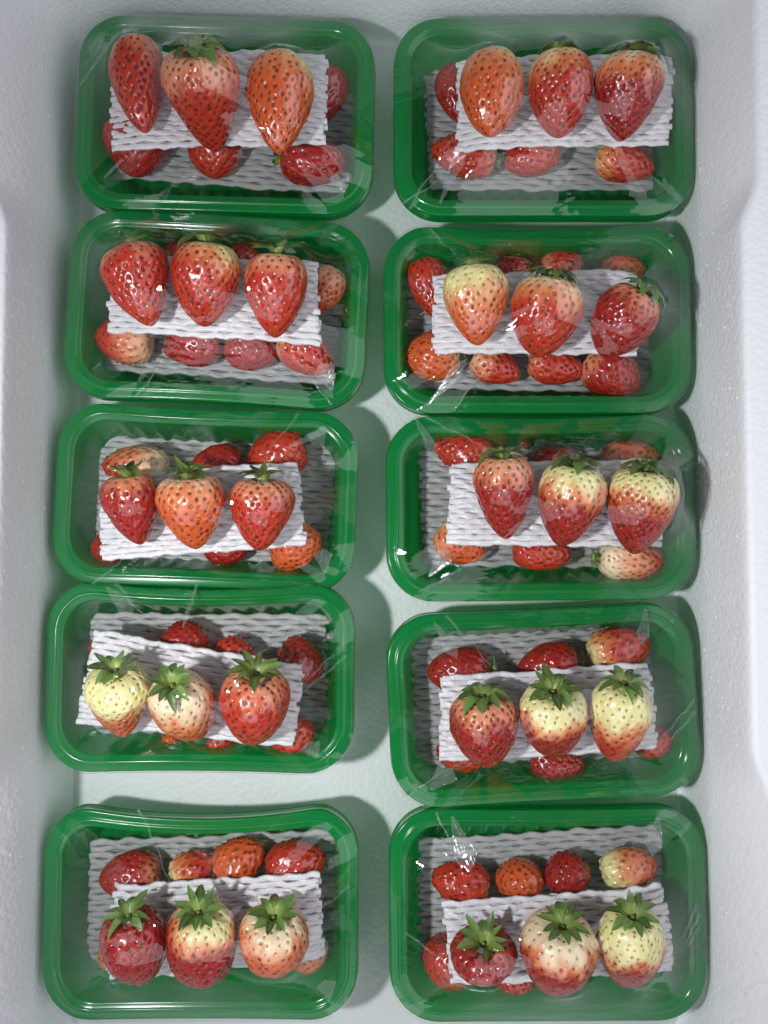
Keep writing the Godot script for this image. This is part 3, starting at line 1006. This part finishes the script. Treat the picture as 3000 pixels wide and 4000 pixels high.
		[690, 850, 640, 915, 110, 0.46, 2, 0, 2, 2, -0.2, 0.3, 0, 0, 0, 0, 0.95, 0.2, "orange red berry tip", "near edge left of middle in"],
		[420, 420, 252, 420, 150, 0.44, 1.8, 0, 1, 2, -0.2, 0.3, 0, 0, 0, 0, 0.95, 0.2, "red berry tip", "left edge of upper net in"],
	],
	"R4": [
		[542, 490, 584, 892, 334, 0.36, 1.9, 22, 0, 2, 0.1, 0.3, -0.04, 2, 0, 1, 0.82, 0.1, "dark seeded red strawberry with hanging leaves", "left of upper three in"],
		[877.5, 448, 930.5, 842, 346, 0.38, 1.45, 34, 0, 0, 0.29, 0.18, 0, 1, 0, 1, 1, 0.1, "strawberry half yellow half red under star leaves", "middle of upper three in"],
		[1221.5, 430, 1244.5, 860, 312, 0.4, 1.5, 30, 1, 0, 0.46, 0.28, 0, 1, 0, 1, 0.95, 0.5, "almost all yellow strawberry with pink tip", "right of upper three in"],
		[605, 400, 278, 420, 240, 0.42, 2, 0, 0, 2, -0.2, 0.3, 0, 3, 0, 0, 0.95, 0.3, "dark crimson strawberry", "far left corner of net in"],
		[1045, 365, 730, 405, 230, 0.42, 1.9, 0, 0, 2, -0.2, 0.3, 0, 3, 0, 0, 0.95, 0.3, "glossy crimson strawberry", "far edge middle of net in"],
		[1065, 330, 1390, 270, 215, 0.44, 2.4, 0, 1, 0, 0.2, 0.35, 0, 0, 0, 0, 0.95, 0.2, "pink red strawberry with yellow end", "far right corner of net in"],
		[780, 850, 1065, 885, 190, 0.46, 2, 0, 0, 2, -0.2, 0.3, 0, 0, 0, 0, 0.95, 0.2, "red strawberry", "near edge middle of net in"],
		[1380, 660, 1410, 850, 210, 0.46, 2, 0, 1, 2, -0.2, 0.4, 0, 0, 0, 0, 0.95, 0.2, "pinkish red strawberry", "near right end of net in"],
		[580, 820, 325, 810, 190, 0.46, 2, 0, 1, 2, -0.2, 0.4, 0, 0, 0, 0, 0.95, 0.2, "red strawberry", "near left end of net in"],
	],
	"L5": [
		[496, 540, 520, 960, 338, 0.4, 1.7, 24, 0, 2, -0.2, 0.3, 0, 1, 0, 1, 0.95, 0.1, "deep dark red strawberry with green leaves", "left of upper three in"],
		[843, 515, 843, 974, 352, 0.38, 2.8, 24, 0, 0, 0.16, 0.26, 0.08, 1, 0, 1, 0.95, 0.1, "blunt strawberry with yellow shoulder, long leaves", "middle of upper three in"],
		[1211, 525, 1189, 920, 346, 0.4, 1.8, 28, 2, 1, 0.25, 0.32, 0, 1, 0, 1, 1, 0.2, "cream and orange strawberry with wide leaves", "right of upper three in"],
		[650, 400, 328, 425, 250, 0.44, 1.8, 0, 0, 2, -0.02, 0.5, 0, 0, -0.1, 0, 0.95, 0.2, "large red and orange strawberry", "far left corner of net in"],
		[680, 440, 900, 330, 200, 0.42, 1.9, 0, 1, 0, 0.35, 0.5, 0, 0, 0, 0, 0.95, 0.2, "small strawberry, yellow to red", "far edge left of middle in"],
		[905, 420, 1140, 260, 235, 0.42, 1.9, 0, 2, 2, -0.1, 0.4, 0, 0, 0, 0, 0.95, 0.2, "orange red strawberry", "far edge right of middle in"],
		[1150, 390, 1455, 305, 240, 0.42, 1.9, 0, 1, 2, -0.2, 0.4, 0, 0, 0, 0, 0.95, 0.5, "speckled red strawberry", "far right corner of net in"],
		[1390, 670, 1350, 900, 200, 0.46, 2, 0, 3, 1, 0.5, 0.5, 0, 0, 0, 0, 0.95, 0.2, "peach coloured strawberry", "near right end of net in"],
		[440, 800, 318, 820, 150, 0.46, 2, 0, 3, 2, 0.1, 0.5, 0, 0, 0, 0, 0.95, 0.2, "pale orange berry tip", "near left end of net in"],
	],
	"R5": [
		[520, 640, 552, 962, 325, 0.42, 2.1, 30, 0, 2, -0.15, 0.3, 0.05, 1, 0, 1, 0.95, 0.1, "round wine red strawberry with curled leaves", "left of upper three in"],
		[905.5, 560, 898.5, 1014, 382, 0.38, 1.55, 30, 0, 1, 0.22, 0.2, 0, 1, 0, 1, 1.1, 0.1, "widest strawberry, cream above a red band", "middle of upper three in"],
		[1234, 535, 1284, 975, 332, 0.4, 1.35, 32, 0, 0, 0.35, 0.2, 0, 1, 0, 1, 0.95, 0.3, "yellow strawberry with tapering red tip", "right of upper three in"],
		[570, 490, 275, 400, 240, 0.42, 1.6, 0, 1, 2, -0.1, 0.4, 0, 0, 0, 0, 0.95, 0.3, "red pointed strawberry", "far left corner of net in"],
		[718, 540, 716, 320, 240, 0.46, 2, 0, 2, 2, -0.1, 0.5, 0, 0, 0, 0, 0.95, 0.5, "orange round strawberry", "far edge left of middle in"],
		[968, 510, 930, 285, 228, 0.46, 1.7, 0, 0, 2, -0.2, 0.3, 0, 0, 0, 0, 0.95, 0.2, "scarlet pointed strawberry", "far edge right of middle in"],
		[1108, 410, 1400, 340, 220, 0.46, 2.3, 0, 2, 0, 0.45, 0.5, 0, 0, 0, 0, 0.95, 0.2, "pale yellow and pink strawberry", "far right corner of net in"],
		[360, 680, 385, 995, 275, 0.44, 1.7, 0, 1, 2, -0.2, 0.3, 0, 0, 0, 0, 0.95, 0.3, "pinkish red strawberry", "near left end of net in"],
		[600, 900, 790, 985, 180, 0.46, 2, 0, 1, 2, -0.2, 0.3, 0, 0, 0, 0, 0.95, 0.2, "red strawberry", "near edge left of middle in"],
	],
}
